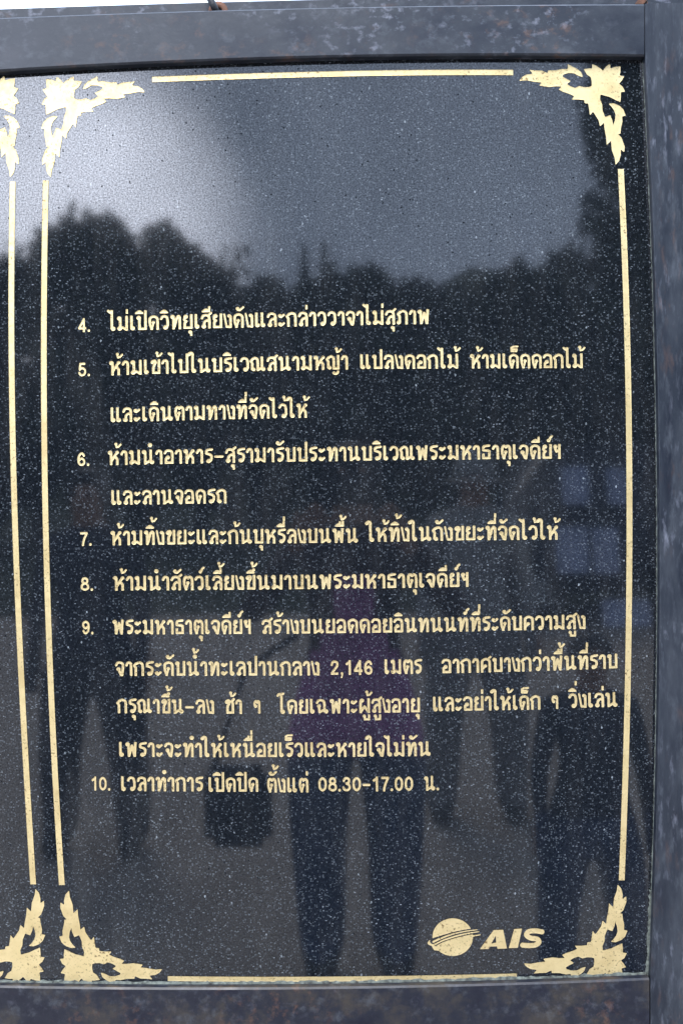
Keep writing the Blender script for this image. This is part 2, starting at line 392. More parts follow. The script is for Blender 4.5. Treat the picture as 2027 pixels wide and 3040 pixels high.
# ------------------------------------------------------------------ Thai letters as pen strokes (unit = height of a plain consonant)
T, B = 0.905, 0.095
d0 = ('D', .15, .84, .15)
def arch(a, b): return ('S', [(a, .60), (a + .03, .80), ((a + b) / 2, T), (b - .03, .80), (b, .60)])
beak = ('R', [(.13, .56), (.04, .70), (.16, .84)])
DO = [arch(.10, .58), ('L', [(.58, .64), (.58, 0)]), ('R', [(.10, .62), (.12, .36), (.21, .08)], .07), ('D', .32, .50, .115), ('R', [(.33, .46), (.23, .08)], .06), ('L', [(.22, .14), (.22, 0)])]
KO = [arch(.11, .58), ('L', [(.58, .64), (.58, 0)]), ('L', [(.11, .62), (.11, 0)]), ('D', .31, .44, .12), ('R', [(.30, .40), (.13, .20)], .06)]
G = {
 'ก': (.66, [('L', [(.13, .60), (.13, 0)]), beak, ('S', [(.16, .82), (.34, T), (.52, .82), (.56, .62)]), ('L', [(.56, .66), (.56, 0)])]),
 'า': (.45, [('S', [(.07, .72), (.13, .86), (.22, T), (.33, .84), (.35, .64)]), ('L', [(.35, .68), (.35, 0)])]),
 'ร': (.52, [('S', [(.46, .93), (.27, T), (.13, .84), (.12, .66)]), ('S', [(.12, .66), (.30, .60), (.42, .50), (.42, .30), (.36, .14)]), ('D', .25, .15, .15)]),
 'ว': (.56, [('S', [(.07, .73), (.15, .87), (.28, T), (.42, .82), (.46, .6), (.46, .3), (.42, .15)]), ('D', .33, .15, .155)]),
 'น': (.78, [d0, ('L', [(.22, .85), (.22, 0)]), ('R', [(.24, .09), (.55, .27)]), ('L', [(.55, 1), (.55, .12)]), ('D', .63, .15, .15)]),
 'ม': (.72, [d0, ('L', [(.21, .82), (.21, .12)]), ('D', .17, .155, .155), ('R', [(.22, .17), (.36, .22), (.56, .08)]), ('L', [(.60, 1), (.60, 0)])]),
 'บ': (.66, [d0, ('L', [(.19, .84), (.19, B), (.56, B), (.56, 1)])]),
 'ป': (.66, [d0, ('L', [(.19, .84), (.19, B), (.56, B), (.56, 1.34)])]),
 'ผ': (.74, [('L', [(.12, .84), (.12, 0)]), ('R', [(.13, .09), (.37, .44), (.61, .09)], .08), ('L', [(.63, 0), (.63, 1)]), ('D', .21, .84, .15)]),
 'พ': (.76, [d0, ('L', [(.20, .84), (.24, 0)]), ('R', [(.25, .08), (.42, .76), (.57, .08)], .075), ('L', [(.64, 1), (.58, 0)])]),
 'ท': (.70, [d0, ('L', [(.21, .82), (.21, 0)]), ('S', [(.26, .18), (.40, .74), (.52, .89), (.59, .78)]), ('L', [(.59, .84), (.59, 0)])]),
 'ห': (.72, [d0, ('L', [(.21, .82), (.21, 0)]), ('R', [(.24, .30), (.40, .58), (.58, .86)], .08), ('D', .58, .85, .12), ('S', [(.38, .55), (.50, .52), (.58, .36)]), ('L', [(.58, .42), (.58, 0)])]),
 'อ': (.62, [('S', [(.07, .74), (.15, .87), (.31, T), (.48, .83), (.52, .6)]), ('L', [(.52, .66), (.52, B), (.13, B), (.13, .40)]), ('D', .25, .44, .14)]),
 'ด': (.68, DO),
 'ต': (.66, [('S', [(.11, .60), (.14, .82), (.24, T), (.34, .80)]), ('S', [(.34, .80), (.44, T), (.55, .82), (.58, .60)])] + DO[1:]),
 'ค': (.68, KO),
 'ศ': (.68, KO + [('R', [(.44, .86), (.63, 1.04)], .07)]),
 'ภ': (.72, [('D', .14, .14, .14), ('L', [(.20, .60), (.20, .08)]), ('R', [(.20, .56), (.11, .70), (.22, .84)]), ('S', [(.22, .82), (.40, T), (.58, .82), (.62, .62)]), ('L', [(.62, .66), (.62, 0)])]),
 'ถ': (.66, [('L', [(.13, .60), (.13, .1)]), ('D', .21, .14, .14), beak, ('S', [(.16, .82), (.34, T), (.52, .82), (.56, .62)]), ('L', [(.56, .66), (.56, 0)])]),
 'จ': (.58, [('S', [(.07, .73), (.15, .87), (.30, T), (.46, .82), (.49, .58), (.42, .06)]), ('D', .21, .46, .14), ('R', [(.22, .42), (.36, .08)]), ('L', [(.45, .2), (.41, 0)])]),
 'ย': (.64, [('D', .20, .83, .15), ('S', [(.13, .76), (.12, .62), (.24, .52)]), ('S', [(.24, .52), (.14, .42), (.13, .28)]), ('L', [(.13, .40), (.13, B), (.54, B), (.54, 1)])]),
 'ข': (.62, [('D', .16, .80, .14), ('S', [(.16, .88), (.28, .90), (.32, .76), (.22, .56), (.19, .40)]), ('L', [(.19, .50), (.19, B), (.53, B), (.53, 1)])]),
 'ช': (.62, [('D', .16, .80, .14), ('S', [(.16, .88), (.28, .90), (.32, .76), (.22, .56), (.19, .40)]), ('L', [(.19, .50), (.19, B), (.53, B), (.53, .74)]), ('R', [(.53, .72), (.46, .84), (.60, 1.0)], .08)]),
 'ง': (.52, [('R', [(.05, .93), (.19, .08)], .06), ('L', [(.19, B), (.44, B)]), ('D', .35, .82, .125), ('L', [(.43, .84), (.43, 0)])]),
 'ล': (.62, [('S', [(.08, .70), (.15, .86), (.32, T), (.49, .82), (.53, .58)]), ('L', [(.53, .64), (.53, 0)]), ('S', [(.53, .46), (.40, .56), (.24, .44), (.20, .20)]), ('D', .19, .15, .155)]),
 'ส': (.64, [('S', [(.08, .70), (.15, .86), (.32, T), (.49, .82), (.53, .58)]), ('L', [(.53, .64), (.53, 0)]), ('S', [(.53, .46), (.40, .56), (.24, .44), (.20, .20)]), ('D', .19, .15, .155), ('R', [(.44, .86), (.63, 1.04)], .075)]),
 'ณ': (.92, [('D', .20, .14, .13), ('L', [(.12, .60), (.12, .1)]), ('R', [(.12, .56), (.04, .70), (.14, .84)]), ('S', [(.14, .82), (.28, T), (.42, .82), (.45, .6)]), ('L', [(.45, .66), (.45, .06)]), ('R', [(.46, .09), (.70, .26)]), ('L', [(.70, 1), (.70, .12)]), ('D', .78, .15, .14)]),
 'ญ': (.82, [('D', .20, .14, .13), ('L', [(.12, .60), (.12, .1)]), ('R', [(.12, .56), (.04, .70), (.14, .84)]), ('S', [(.14, .82), (.28, T), (.42, .82), (.45, .6)]), ('L', [(.45, .66), (.45, B), (.71, B), (.71, 1)]), ('D', .46, -.20, .10), ('S', [(.44, -.22), (.54, -.27), (.66, -.22), (.70, -.12)])]),
 'ธ': (.60, [('S', [(.48, .93), (.28, T), (.14, .84), (.13, .64)]), ('R', [(.13, .62), (.44, .60)]), ('L', [(.49, .62), (.49, B), (.13, B), (.13, .40)])]),
 'ฉ': (.80, [('D', .19, .50, .14), ('S', [(.07, .73), (.16, .87), (.32, T), (.50, .82), (.54, .58)]), ('L', [(.54, .64), (.54, .1)]), ('R', [(.19, .48), (.23, .10), (.52, .26)]), ('D', .64, .15, .15)]),
 'ฯ': (.48, [('D', .14, .84, .135), ('R', [(.11, .78), (.20, .50), (.36, .58)], .08), ('L', [(.38, 1), (.38, 0)])]),
 'ๆ': (.54, [('D', .20, .50, .125), ('S', [(.13, .56), (.13, .72), (.22, .84), (.31, .74)]), ('S', [(.31, .74), (.38, .84), (.45, .76)]), ('L', [(.45, .80), (.45, 0)])]),
 'เ': (.36, [('L', [(.12, 1), (.12, .13)]), ('D', .19, .15, .155)]),
 'แ': (.70, [('L', [(.12, 1), (.12, .13)]), ('D', .19, .15, .155), ('L', [(.46, 1), (.46, .13)]), ('D', .53, .15, .155)]),
 'ไ': (.42, [('L', [(.17, 1.40), (.17, .13)]), ('D', .25, .15, .155), ('R', [(.17, 1.34), (.07, 1.26), (-.04, 1.36)], .08)]),
 'ใ': (.42, [('L', [(.17, 1.16), (.17, .13)]), ('D', .25, .15, .155), ('S', [(.17, 1.12), (.17, 1.30), (.08, 1.37), (-.02, 1.32)]), ('D', -.04, 1.26, .125)]),
 'โ': (.42, [('L', [(.15, 1.36), (.15, .13)]), ('D', .23, .15, .155), ('R', [(-.08, 1.24), (.0, 1.34), (.26, 1.37)], .08)]),
 'ะ': (.46, [('D', .13, .75, .125), ('R', [(.12, .70), (.20, .66), (.36, .80)], .075), ('D', .13, .19, .125), ('R', [(.12, .13), (.20, .09), (.36, .24)], .075)]),
 '-': (.62, [('R', [(.10, .44), (.52, .44)], .075)]),
 '.': (.24, [('D', .11, .10, .105)]),
 ',': (.24, [('D', .12, .10, .10), ('R', [(.16, .06), (.09, -.16)], .05)]),
 '0': (.66, [('C', [(.33, T), (.15, .76), (.11, .5), (.15, .24), (.33, B), (.51, .24), (.55, .5), (.51, .76)])]),
 '1': (.60, [('L', [(.38, 0), (.38, 1)]), ('R', [(.36, .86), (.17, .74)], .08)]),
 '2': (.66, [('S', [(.12, .68), (.18, .85), (.33, T), (.50, .82), (.50, .62), (.34, .40), (.14, .14)]), ('L', [(.05, B), (.58, B)])]),
 '3': (.66, [('S', [(.12, .72), (.19, .86), (.34, T), (.49, .82), (.47, .62), (.30, .54)]), ('S', [(.30, .54), (.49, .44), (.54, .27), (.44, .13), (.31, B), (.17, .14), (.10, .28)])]),
 '4': (.66, [('L', [(.45, 0), (.45, 1)]), ('R', [(.44, .90), (.09, .30)]), ('L', [(.04, .28), (.63, .28)])]),
 '5': (.66, [('L', [(.56, T), (.16, T)]), ('R', [(.18, T), (.14, .52)]), ('S', [(.14, .50), (.30, .60), (.49, .52), (.55, .33), (.46, .15), (.31, B), (.17, .14), (.10, .27)])]),
 '6': (.66, [('S', [(.52, .74), (.43, .88), (.30, .89), (.16, .74), (.11, .45), (.16, .2), (.33, B), (.51, .18), (.53, .38), (.36, .55), (.16, .42)])]),
 '7': (.62, [('L', [(.05, T), (.58, T)]), ('S', [(.52, .88), (.36, .55), (.27, .26), (.24, .06)]), ('L', [(.25, .12), (.235, 0)])]),
 '8': (.66, [('C', [(.33, T), (.17, .82), (.17, .63), (.33, .54), (.49, .63), (.49, .82)]), ('C', [(.33, .54), (.13, .42), (.12, .2), (.33, B), (.54, .2), (.53, .42)])]),
}
G['9'] = (.66, [('S', [(.66 - x, 1 - y) for x, y in G['6'][1][0][1]])])
DOME = ('P', [(-.54, 1.10), (-.53, 1.19), (-.40, 1.30), (-.27, 1.36), (-.14, 1.31), (-.01, 1.19), (.0, 1.10)])
K = {   # marks above and below, measured from the right stem of their letter
 'ิ': [DOME],
 'ี': [DOME, ('L', [(-.06, 1.10), (-.06, 1.50)])],
 'ึ': [DOME, ('D', -.06, 1.34, .105)],
 'ื': [DOME, ('L', [(-.04, 1.10), (-.04, 1.48)]), ('L', [(-.22, 1.28), (-.22, 1.46)])],
 'ั': [('D', -.34, 1.29, .12), ('R', [(-.33, 1.20), (-.20, 1.19), (.02, 1.38)], .07)],
 '็': [('R', [(-.42, 1.16), (-.10, 1.16), (-.08, 1.30), (-.40, 1.30)], .06), ('R', [(-.42, 1.18), (-.42, 1.40), (-.30, 1.47), (-.02, 1.48)], .06)],
 '์': [('D', -.16, 1.24, .115), ('S', [(-.08, 1.30), (-.06, 1.42), (.05, 1.52)])],
 '่': [('L', [(-.04, 1.14), (-.04, 1.44)])],
 '้': [('D', -.16, 1.42, .10), ('R', [(-.15, 1.36), (-.12, 1.20), (.02, 1.24), (.14, 1.38)], .065)],
 'ํ': [('D', -.10, 1.30, .14)],
 'ุ': [('D', -.13, -.20, .115), ('L', [(-.06, -.14), (-.06, -.46)])],
 'ู': [('D', -.34, -.20, .105), ('L', [(-.30, -.16), (-.30, -.42), (-.03, -.42), (-.03, -.10)])],
}
CELL = 1 / 28
_g = {}
def thin(spec):
    return [('D', s[1], s[2], s[3] * .92) if s[0] == 'D' else s for s in spec]
def glyph(ch):
    if ch not in _g:
        if ch in G: f = strokes_sdf(thin(G[ch][1]), .078)
        else: f = strokes_sdf(K[ch], .07)
        _g[ch] = march(f, -.72 if ch in K else -.2, .3 if ch in K else 1.0, -.6, 1.7, CELL)
    return _g[ch]

def layout(text):
    """[(glyph, x, y)] and the width of the run."""
    out, x, right, upper = [], 0.0, 0.0, 0
    for ch in text:
        if ch == 'ำ':
            # the small ring sits on the letter before, under any tone mark
            tone = out.pop() if out and out[-1][0] in '่้' else None
            out.append(('ํ', right + .02, 0))
            if tone: out.append((tone[0], right, .36))
            ch = 'า'
        if ch in G:
            out.append((ch, x, 0)); w = G[ch][0]
            right = x + w - .06; x += w + .055; upper = 0
            if ch == 'น': right -= .13
            if ch == 'ป': right -= .16
        elif ch in 'ุู':
            out.append((ch, right, 0))
        elif ch in 'ิีึืั็':
            out.append((ch, right, 0)); upper = 1
        else:
            out.append((ch, right, .38 if upper else 0))
    return out, x - .055

XH, Y_RIM, CARVE = 44.0, -0.0006, 0.00022
def write(segs, name, parent, xh=XH):
    """One carved line. segs: (text, x0, x1, y0, y1[, ymid]) in the photograph's pixels; y is the baseline."""
    V, F, n = [], [], 0
    for s in segs:
        text, x0, x1, y0, y1 = s[:5]
        ym = s[5] if len(s) > 5 else (y0 + y1) / 2
        run, w = layout(text)
        sc = (x1 - x0) / w
        for ch, gx, gy in run:
            p, dep, f = glyph(ch)
            gs = min(sc, xh * 1.05) if ch in K else sc
            X = gx * sc + p[:, 0] * gs; Y = (p[:, 1] + gy) * xh
            t = X / (x1 - x0)
            base = y0 * (1 - t) * (1 - 2 * t) + 4 * ym * t * (1 - t) + y1 * t * (2 * t - 1)
            u = x0 + X - Y * 0.012; v = base - Y
            q = P(u, v, 0.0)
            q[:, 1] = Y_RIM + CARVE * np.clip(dep / .045, 0, 1)
            V.append(q); F += [[i + n for i in ff] for ff in f]; n += len(q)
    return from_np(name, np.vstack(V), F, M_gold, parent, True)

# ------------------------------------------------------------------ the notice board
board = empty('notice_board', (0.05, 0.0, 0.0),
              'framed black granite notice board with ten gilded Thai rules, gold borders and corner ornaments', 'notice board')
INV = Matrix.Translation(board.location).inverted()
def child(o):
    o.matrix_parent_inverse = INV
    return o

slab_parent = board
def strip_pts(edge, us=None, axis=0):
    e = np.array(sorted(edge, key=lambda q: q[axis]), float)
    return e

def interp(edge, t, axis):
    e = np.array(sorted(edge, key=lambda q: q[axis]), float)
    o = 1 - axis
    # smooth curve through the measured edge
    k = min(3, len(e) - 1)
    mid, sc = e[:, axis].mean(), max(np.ptp(e[:, axis]), 1)
    c = np.polyfit((e[:, axis] - mid) / sc, e[:, o], min(2, k))
    return np.polyval(c, (np.asarray(t) - mid) / sc)

SH = lambda pts, dx, dy: [(a + dx, b + dy) for a, b in pts]
E_top = [(0, 209), (388, 192), (1014, 165), (1500, 163), (1909, 166)]
E_bot = SH([(0, 2922), (483, 2928), (1200, 2924), (1533, 2911), (1925, 2900)], 0, 6)
E_rgt = [(1909, 166), (1927, 587), (1949, 1300), (1952, 1946), (1936, 2500), (1926, 2895)]
E_rgt = SH(E_rgt, 6, 0)
O_top = [(0, 51), (614, 31), (1014, 18.5), (1895, 11.5), (2027, 10)]
BK_top = [(0, 27), (614, 9), (811, 2.6), (1400, -12), (1890, -16)]
YF = -0.0105          # front face of the steel frame
XL, XR = -1560, 2150  # the board runs on to the left of the picture

def bar(name, ax, lo, hi, t0, t1, y0, y1, mat, n=48, bev=0.0020):
    """A steel member between two edges (pixel curves), front at depth y0, back at y1."""
    ts = np.linspace(t0, t1, n)
    def curve(e):
        tc = np.clip(ts, -60, 2100) if ax == 0 else np.clip(ts, -40, 3090)
        v = interp(e, tc, ax) if callable(e) is False else e(ts)
        return (ts, v) if ax == 0 else (v, ts)
    a, b = P(*curve(lo), y0), P(*curve(hi), y0)
    bm = bmesh.new()
    def col(off_a, off_b, y):
        r = []
        for k in range(n):
            d = b[k] - a[k]; d = d / np.linalg.norm(d)
            r.append((bm.verts.new((*(a[k] + d * off_a)[[0]], y, (a[k] + d * off_a)[2])), bm.verts.new((*(b[k] - d * off_b)[[0]], y, (b[k] - d * off_b)[2]))))
        return r
    f, m, k_ = col(bev, bev, y0), col(0, 0, y0 + bev), col(0, 0, y1)
    for i in range(n - 1):
        bm.faces.new((f[i][0], f[i + 1][0], f[i + 1][1], f[i][1]))
        for p, q in ((f, m), (m, k_)):
            for s in (0, 1):
                bm.faces.new((p[i][s], p[i + 1][s], q[i + 1][s], q[i][s]))
        bm.faces.new((k_[i][0], k_[i][1], k_[i + 1][1], k_[i + 1][0]))
    for i in (0, n - 1):
        bm.faces.new((f[i][0], f[i][1], m[i][1], k_[i][1], k_[i][0], m[i][0]))
    bmesh.ops.recalc_face_normals(bm, faces=bm.faces)
    return child(from_bm(name, bm, mat, board))

const = lambda c, ax: [(t, c) if ax == 0 else (c, t) for t in (-100, 1000, 2000, 3000)]
bar('frame_rail', 0, O_top, E_top, XL, 1911, YF, 0.03, M_rail)
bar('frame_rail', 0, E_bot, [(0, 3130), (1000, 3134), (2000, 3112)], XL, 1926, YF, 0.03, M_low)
# right upright: from its top edge down to the ground
yb = 0.03
z_ground = 0.0
def upright(name, edge, width_px, top_v, mat, side):
    vs = np.concatenate([np.linspace(top_v, 2960, 60)])
    vc = np.clip(vs, 150, 2920)
    u = interp(edge, vc, 1)
    a = P(u, vs, YF)
    wm = width_px
    pts = [(p[0], p[2]) for p in a] + [(a[-1][0], z_ground)]
    bm = bmesh.new(); bev = 0.0009
    rows = []
    for x, z in pts:
        xo = pts[0][0] + side * wm
        sgn = side
        rows.append([bm.verts.new((x, yb, z)), bm.verts.new((x, YF + bev, z)), bm.verts.new((x + sgn * bev, YF, z)),
                     bm.verts.new((xo - sgn * bev, YF, z)), bm.verts.new((xo, YF + bev, z)), bm.verts.new((xo, yb, z))])
    for p, q in zip(rows, rows[1:]):
        for k in range(6):
            bm.faces.new((p[k], p[(k + 1) % 6], q[(k + 1) % 6], q[k]))
    bm.faces.new(rows[0]); bm.faces.new(rows[-1][::-1])
    bmesh.ops.recalc_face_normals(bm, faces=bm.faces)
    return child(from_bm(name, bm, mat, board))
upright('frame_stile', E_rgt, 0.085, 10.5, M_stile, 1)
# left upright, beyond the picture, closes the frame
lx = P(XL, 1500, YF)[0]
bm = bmesh.new(); add_box(bm, lx - 0.085, lx, YF, yb, 0, P(-60, 54, YF)[2])
child(from_bm('frame_stile', bm, M_stile, board))
# inner backing rail that stands up behind the top rail
zt = [P(u, interp(BK_top, np.clip(u, -60, 1890), 0), 0.034)[2] for u in np.linspace(XL, 2140, 30)]
bm = bmesh.new()
xs = np.array([P(u, 30, 0.034)[0] for u in np.linspace(XL, 2140, 30)])
rows = [[bm.verts.new((x, 0.034, z - 0.06)), bm.verts.new((x, 0.034, z)), bm.verts.new((x, 0.060, z)), bm.verts.new((x, 0.060, z - 0.06))] for x, z in zip(xs, zt)]
for p, q in zip(rows, rows[1:]):
    for k in range(4): bm.faces.new((p[k], p[(k + 1) % 4], q[(k + 1) % 4], q[k]))
bm.faces.new(rows[0]); bm.faces.new(rows[-1])
bmesh.ops.recalc_face_normals(bm, faces=bm.faces)
child(from_bm('backing_rail', bm, M_rail, board))

# stone slab behind the frame
sx0, sx1 = P(XL - 5, 1500)[0], P(2010, 1500)[0]
sz0, sz1 = P(1000, 3000)[2], P(1000, 120)[2]
bm = bmesh.new(); add_box(bm, sx0, sx1, 0.0, 0.022, sz0, sz1)
slab = child(from_bm('granite_slab', bm, M_granite, board))
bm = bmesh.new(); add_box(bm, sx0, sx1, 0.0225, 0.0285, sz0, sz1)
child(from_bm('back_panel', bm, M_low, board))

# grey sealing bead along the bottom and lower right; above, a strip imitating an edge highlight
def seal_glint(pts, wid, name='sealant_and_glint'):
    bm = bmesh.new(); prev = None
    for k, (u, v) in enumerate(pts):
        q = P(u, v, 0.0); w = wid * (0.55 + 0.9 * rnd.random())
        r = [bm.verts.new((q[0] + ox * w, y, q[2] + oz * w)) for ox, y, oz in BEAD]
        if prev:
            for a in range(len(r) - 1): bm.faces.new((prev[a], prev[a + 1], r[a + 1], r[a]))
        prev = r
    return child(from_bm(name, bm, M_seal_glint, board, True))
BEAD = ((0, -.0002, 1.0), (0, -.0016, .5), (0, -.0026, -.6))
us = np.linspace(-40, 1915, 150); seal_glint(list(zip(us, interp(E_bot, us, 0) - 15.0)), 0.0028)
BEAD = ((-1.0, -.0002, 0), (-.5, -.0014, 0), (.6, -.0022, 0))
vs_ = np.linspace(2640, 2895, 40); seal_glint(list(zip(interp(E_rgt, vs_, 1) - 10.5, vs_)), 0.0022)
vs_ = np.linspace(185, 2638, 260); seal_glint(list(zip(interp(E_rgt, vs_, 1) - 8.5, vs_)), 0.0010)  # pale strip stands in for the highlight on the stile's inner edge

# hardware along the top: tie rod through a rusty ring, bracket at the corner
bm = bmesh.new(); add_tube(bm, [P(646, 40, 0.016), P(632, 12, 0.016), P(618, -16, 0.016), P(600, -60, 0.016)], 0.0044, 14)
child(from_bm('tie_rod', bm, M_black, board, True))
bm = bmesh.new()
rc = P(648, 34, 0.0315)
ring = [[bm.verts.new((rc[0] + r * math.cos(a), y, rc[2] + r * math.sin(a))) for r, y in ((0.0055, 0.0338), (0.0055, 0.031), (0.0128, 0.031), (0.0128, 0.0338))] for a in np.linspace(0, 2 * math.pi, 25)[:-1]]
for k in range(24):
    p, q = ring[k], ring[(k + 1) % 24]
    for j in range(4): bm.faces.new((p[j], p[(j + 1) % 4], q[(j + 1) % 4], q[j]))
child(from_bm('washer', bm, M_rust, board, True))
bm = bmesh.new()
tri = [P(1882, 14, 0.02), P(1920, 14, 0.02), P(1915, -22, 0.02), P(1908, -22, 0.02)]
f0 = [bm.verts.new((p[0], 0.018, p[2])) for p in tri]; f1 = [bm.verts.new((p[0], 0.022, p[2])) for p in tri]
bm.faces.new(f0); bm.faces.new(f1[::-1])
for k in range(4): bm.faces.new((f0[k], f0[(k + 1) % 4], f1[(k + 1) % 4], f1[k]))
bmesh.ops.recalc_face_normals(bm, faces=bm.faces)
child(from_bm('bracket', bm, M_rust, board))
bm = bmesh.new(); add_tube(bm, [P(1912, 16, 0.012), P(1925, -10, 0.012), P(1938, -40, 0.012)], 0.0026, 12)
child(from_bm('tie_rod', bm, M_black, board, True))

# ---- gold borders
def border(pts, wpx, ax):
    e = np.array(sorted(pts, key=lambda q: q[ax]), float)
    ts = np.linspace(e[0, ax], e[-1, ax], 60)
    c = np.polyfit((ts.mean() * 0 + e[:, ax] - ts.mean()) / np.ptp(ts), e[:, 1 - ax], min(3, len(e) - 1))
    cv = np.polyval(c, (ts - ts.mean()) / np.ptp(ts))
    V, F = [], []
    m = (0, 1.6, wpx - 1.6, wpx)
    for i, (t, v) in enumerate(zip(ts, cv)):
        end = i in (0, len(ts) - 1)
        for j, o in enumerate(m):
            w = v - wpx / 2 + o
            q = P(t, w) if ax == 0 else P(w, t)
            q[1] = Y_RIM + (0 if j in (0, 3) else CARVE)
            V.append(q)
    for i in range(len(ts) - 1):
        for j in range(3):
            a = i * 4 + j
            F.append((a, a + 1, a + 5, a + 4))
    o = from_np('border_line', V, F, M_gold, slab)
    # face the viewer
    me = o.data
    if me.polygons[0].normal.y > 0: me.flip_normals()
    return o
B_top = [(453, 236), (740, 226.5), (1014, 219), (1270, 216), (1522, 215.5)]
border(B_top, 16, 0)
border([(499, 2904), (850, 2906), (1200, 2903), (1533, 2896)], 14.5, 0)
border([(136.5, 536), (134, 900), (131.5, 1300), (140.5, 1733), (158, 2141), (177.5, 2500), (184, 2627)], 17, 1)
border([(38.5, 540), (37, 900), (39, 1300), (50, 1733), (74, 2141), (92, 2500), (99.5, 2625)], 17, 1)
border([(1841.5, 502), (1849, 700), (1859, 1000), (1866.5, 1300), (1866.5, 1650), (1863, 1946), (1854, 2300), (1848, 2500), (1844, 2613)], 17.2, 1)
border([(-1200, 262), (-700, 259), (-265, 252)], 16, 0)
border([(-1200, 2886), (-700, 2894), (-190, 2900)], 14.5, 0)

# ---- corner ornaments, a flaming leaf scroll traced once
ORN = [(118,270),(140,240),(180,215),(238,208),(208,172),(260,178),(320,180),(370,203),(372,178),(440,178),(500,165),(535,168),(548,165),(545,122),
 (580,140),(630,165),(665,195),(680,238),(640,225),(600,203),(550,202),(505,215),(500,232),(530,250),(572,272),(538,298),(570,318),(612,333),
 (650,315),(690,326),(730,325),(757,317),(758,280),(750,238),(715,215),(688,168),(740,160),(762,162),(760,122),(800,138),(840,165),(855,182),
 (885,145),(918,120),(922,162),(960,148),(1012,142),(1010,190),(1003,222),(1045,232),(1020,270),(998,297),(1030,320),(1052,365),(1015,370),
 (1015,410),(1010,457),(970,440),(910,410),(870,400),(835,390),(830,430),(850,480),(852,530),(875,590),(920,572),(940,620),(946,660),(962,620),
 (968,570),(955,530),(930,495),(905,472),(950,468),(1000,488),(1035,520),(1058,578),(1025,583),(1028,630),(1015,690),(1010,738),(985,735),
 (1020,770),(1048,850),(1045,900),(1012,875),(1014,920),(1000,975),(968,1012),(960,950),(935,880),(928,798),(890,835),(885,770),(870,690),
 (865,640),(830,672),(820,620),(775,550),(765,545),(742,575),(735,520),(727,470),(695,468),(692,440),(640,435),(582,435),(602,405),(560,385),
 (500,365),(465,348),(490,320),(440,318),(380,325),(295,312),(315,285),(250,278),(180,265)]
orn = march(lambda X, Y: sd_poly(X, Y, ORN), 100, 1075, 105, 1030, 7.0)
def ornament(x0, x1, y0, y1, fx, fy, shear=0.0):
    p, dep, f = orn
    a = (p[:, 0] - 118) / (1058 - 118); b = (p[:, 1] - 120) / (1012 - 120)
    if fx: a = 1 - a
    if fy: b = 1 - b
    u = x0 + a * (x1 - x0); v = y0 + b * (y1 - y0) + shear * (a - 0.5) * (x1 - x0)
    q = P(u, v); q[:, 1] = Y_RIM + CARVE * np.clip(dep / 8.0, 0, 1)
    f2 = [t[::-1] for t in f] if fx != fy else f
    o = from_np('corner_ornament', q, f2, M_gold, slab, True)
    if sum(pl.normal.y for pl in o.data.polygons) > 0: o.data.flip_normals()
    return o
ornament(1539.7, 1855.6, 190, 490, False, False)
ornament(123, 431, 226, 526, True, False, -0.012)
ornament(1553, 1861, 2625, 2906, False, True)
ornament(177, 483, 2643, 2923, True, True)
ornament(-247, 61, 227, 529, False, False, -0.015)
ornament(-170, 136, 2638, 2918, False, True)

# ---- the rules
num = [('4.', 233, 270, 986.5, 985.5), ('5.', 233, 270, 1118, 1117), ('6.', 230, 268, 1384, 1383), ('7.', 238, 275, 1620.5, 1620),
       ('8.', 240, 279, 1754, 1754), ('9.', 244, 280, 1883.5, 1883), ('10.', 270, 330, 2346, 2347)]
for s in num: write([s], 'rule_number', slab, 41.5)
write([('ไม่เปิดวิทยุเสียงดังและกล่าววาจาไม่สุภาพ', 325, 1275, 983, 962, 971)], 'text_line', slab)
write([('ห้ามเข้าไปในบริเวณสนามหญ้า', 325, 1034, 1115, 1097, 1104.5), ('แปลงดอกไม้', 1067, 1361, 1096, 1094), ('ห้ามเด็ดดอกไม้', 1393.5, 1730, 1094, 1093)], 'text_line', slab)
write([('และเดินตามทางที่จัดไว้ให้', 328, 914, 1254, 1240, 1246)], 'text_line', slab)
write([('ห้ามนำอาหาร-สุรามารับประทานบริเวณพระมหาธาตุเจดีย์ฯ', 321, 1664, 1381, 1362, 1369)], 'text_line', slab)
write([('และลานจอดรถ', 330, 674, 1499, 1494)], 'text_line', slab)
write([('ห้ามทิ้งขยะและก้นบุหรี่ลงบนพื้น', 329, 1063, 1619, 1611, 1614.5), ('ให้ทิ้งในถังขยะที่จัดไว้ให้', 1091, 1657, 1609, 1602, 1604.5)], 'text_line', slab)
write([('ห้ามนำสัตว์เลี้ยงขึ้นมาบนพระมหาธาตุเจดีย์ฯ', 336, 1391, 1753, 1742, 1749.5)], 'text_line', slab)
write([('พระมหาธาตุเจดีย์ฯ', 335, 746, 1883, 1882), ('สร้างบนยอดดอยอินทนนท์ที่ระดับความสูง', 777, 1737, 1882, 1867, 1876.5)], 'text_line', slab)
write([('จากระดับน้ำทะเลปานกลาง', 343, 949, 2006.5, 2005), ('2,146', 980, 1107, 2003.5, 2003), ('เมตร', 1139.5, 1252, 2001, 2000)], 'text_line', slab)
write([('อากาศบางกว่าพื้นที่ราบ', 1310, 1832, 1999, 1984, 1992.5)], 'text_line', slab)
write([('กรุณาขึ้น-ลง', 348.5, 637, 2117, 2119), ('ช้า', 667, 720, 2119, 2119), ('ๆ', 751, 774, 2118, 2118)], 'text_line', slab)
write([('โดยเฉพาะผู้สูงอายุ', 829, 1247, 2119.5, 2114.5),
       ('และอย่าให้เด็ก', 1283, 1604, 2112, 2106), ('ๆ', 1634, 1656, 2104, 2104), ('วิ่งเล่น', 1686, 1832, 2102, 2098)], 'text_line', slab)
write([('เพราะจะทำให้เหนื่อยเร็วและหายใจไม่ทัน', 353, 1278, 2246, 2244, 2247.5)], 'text_line', slab)
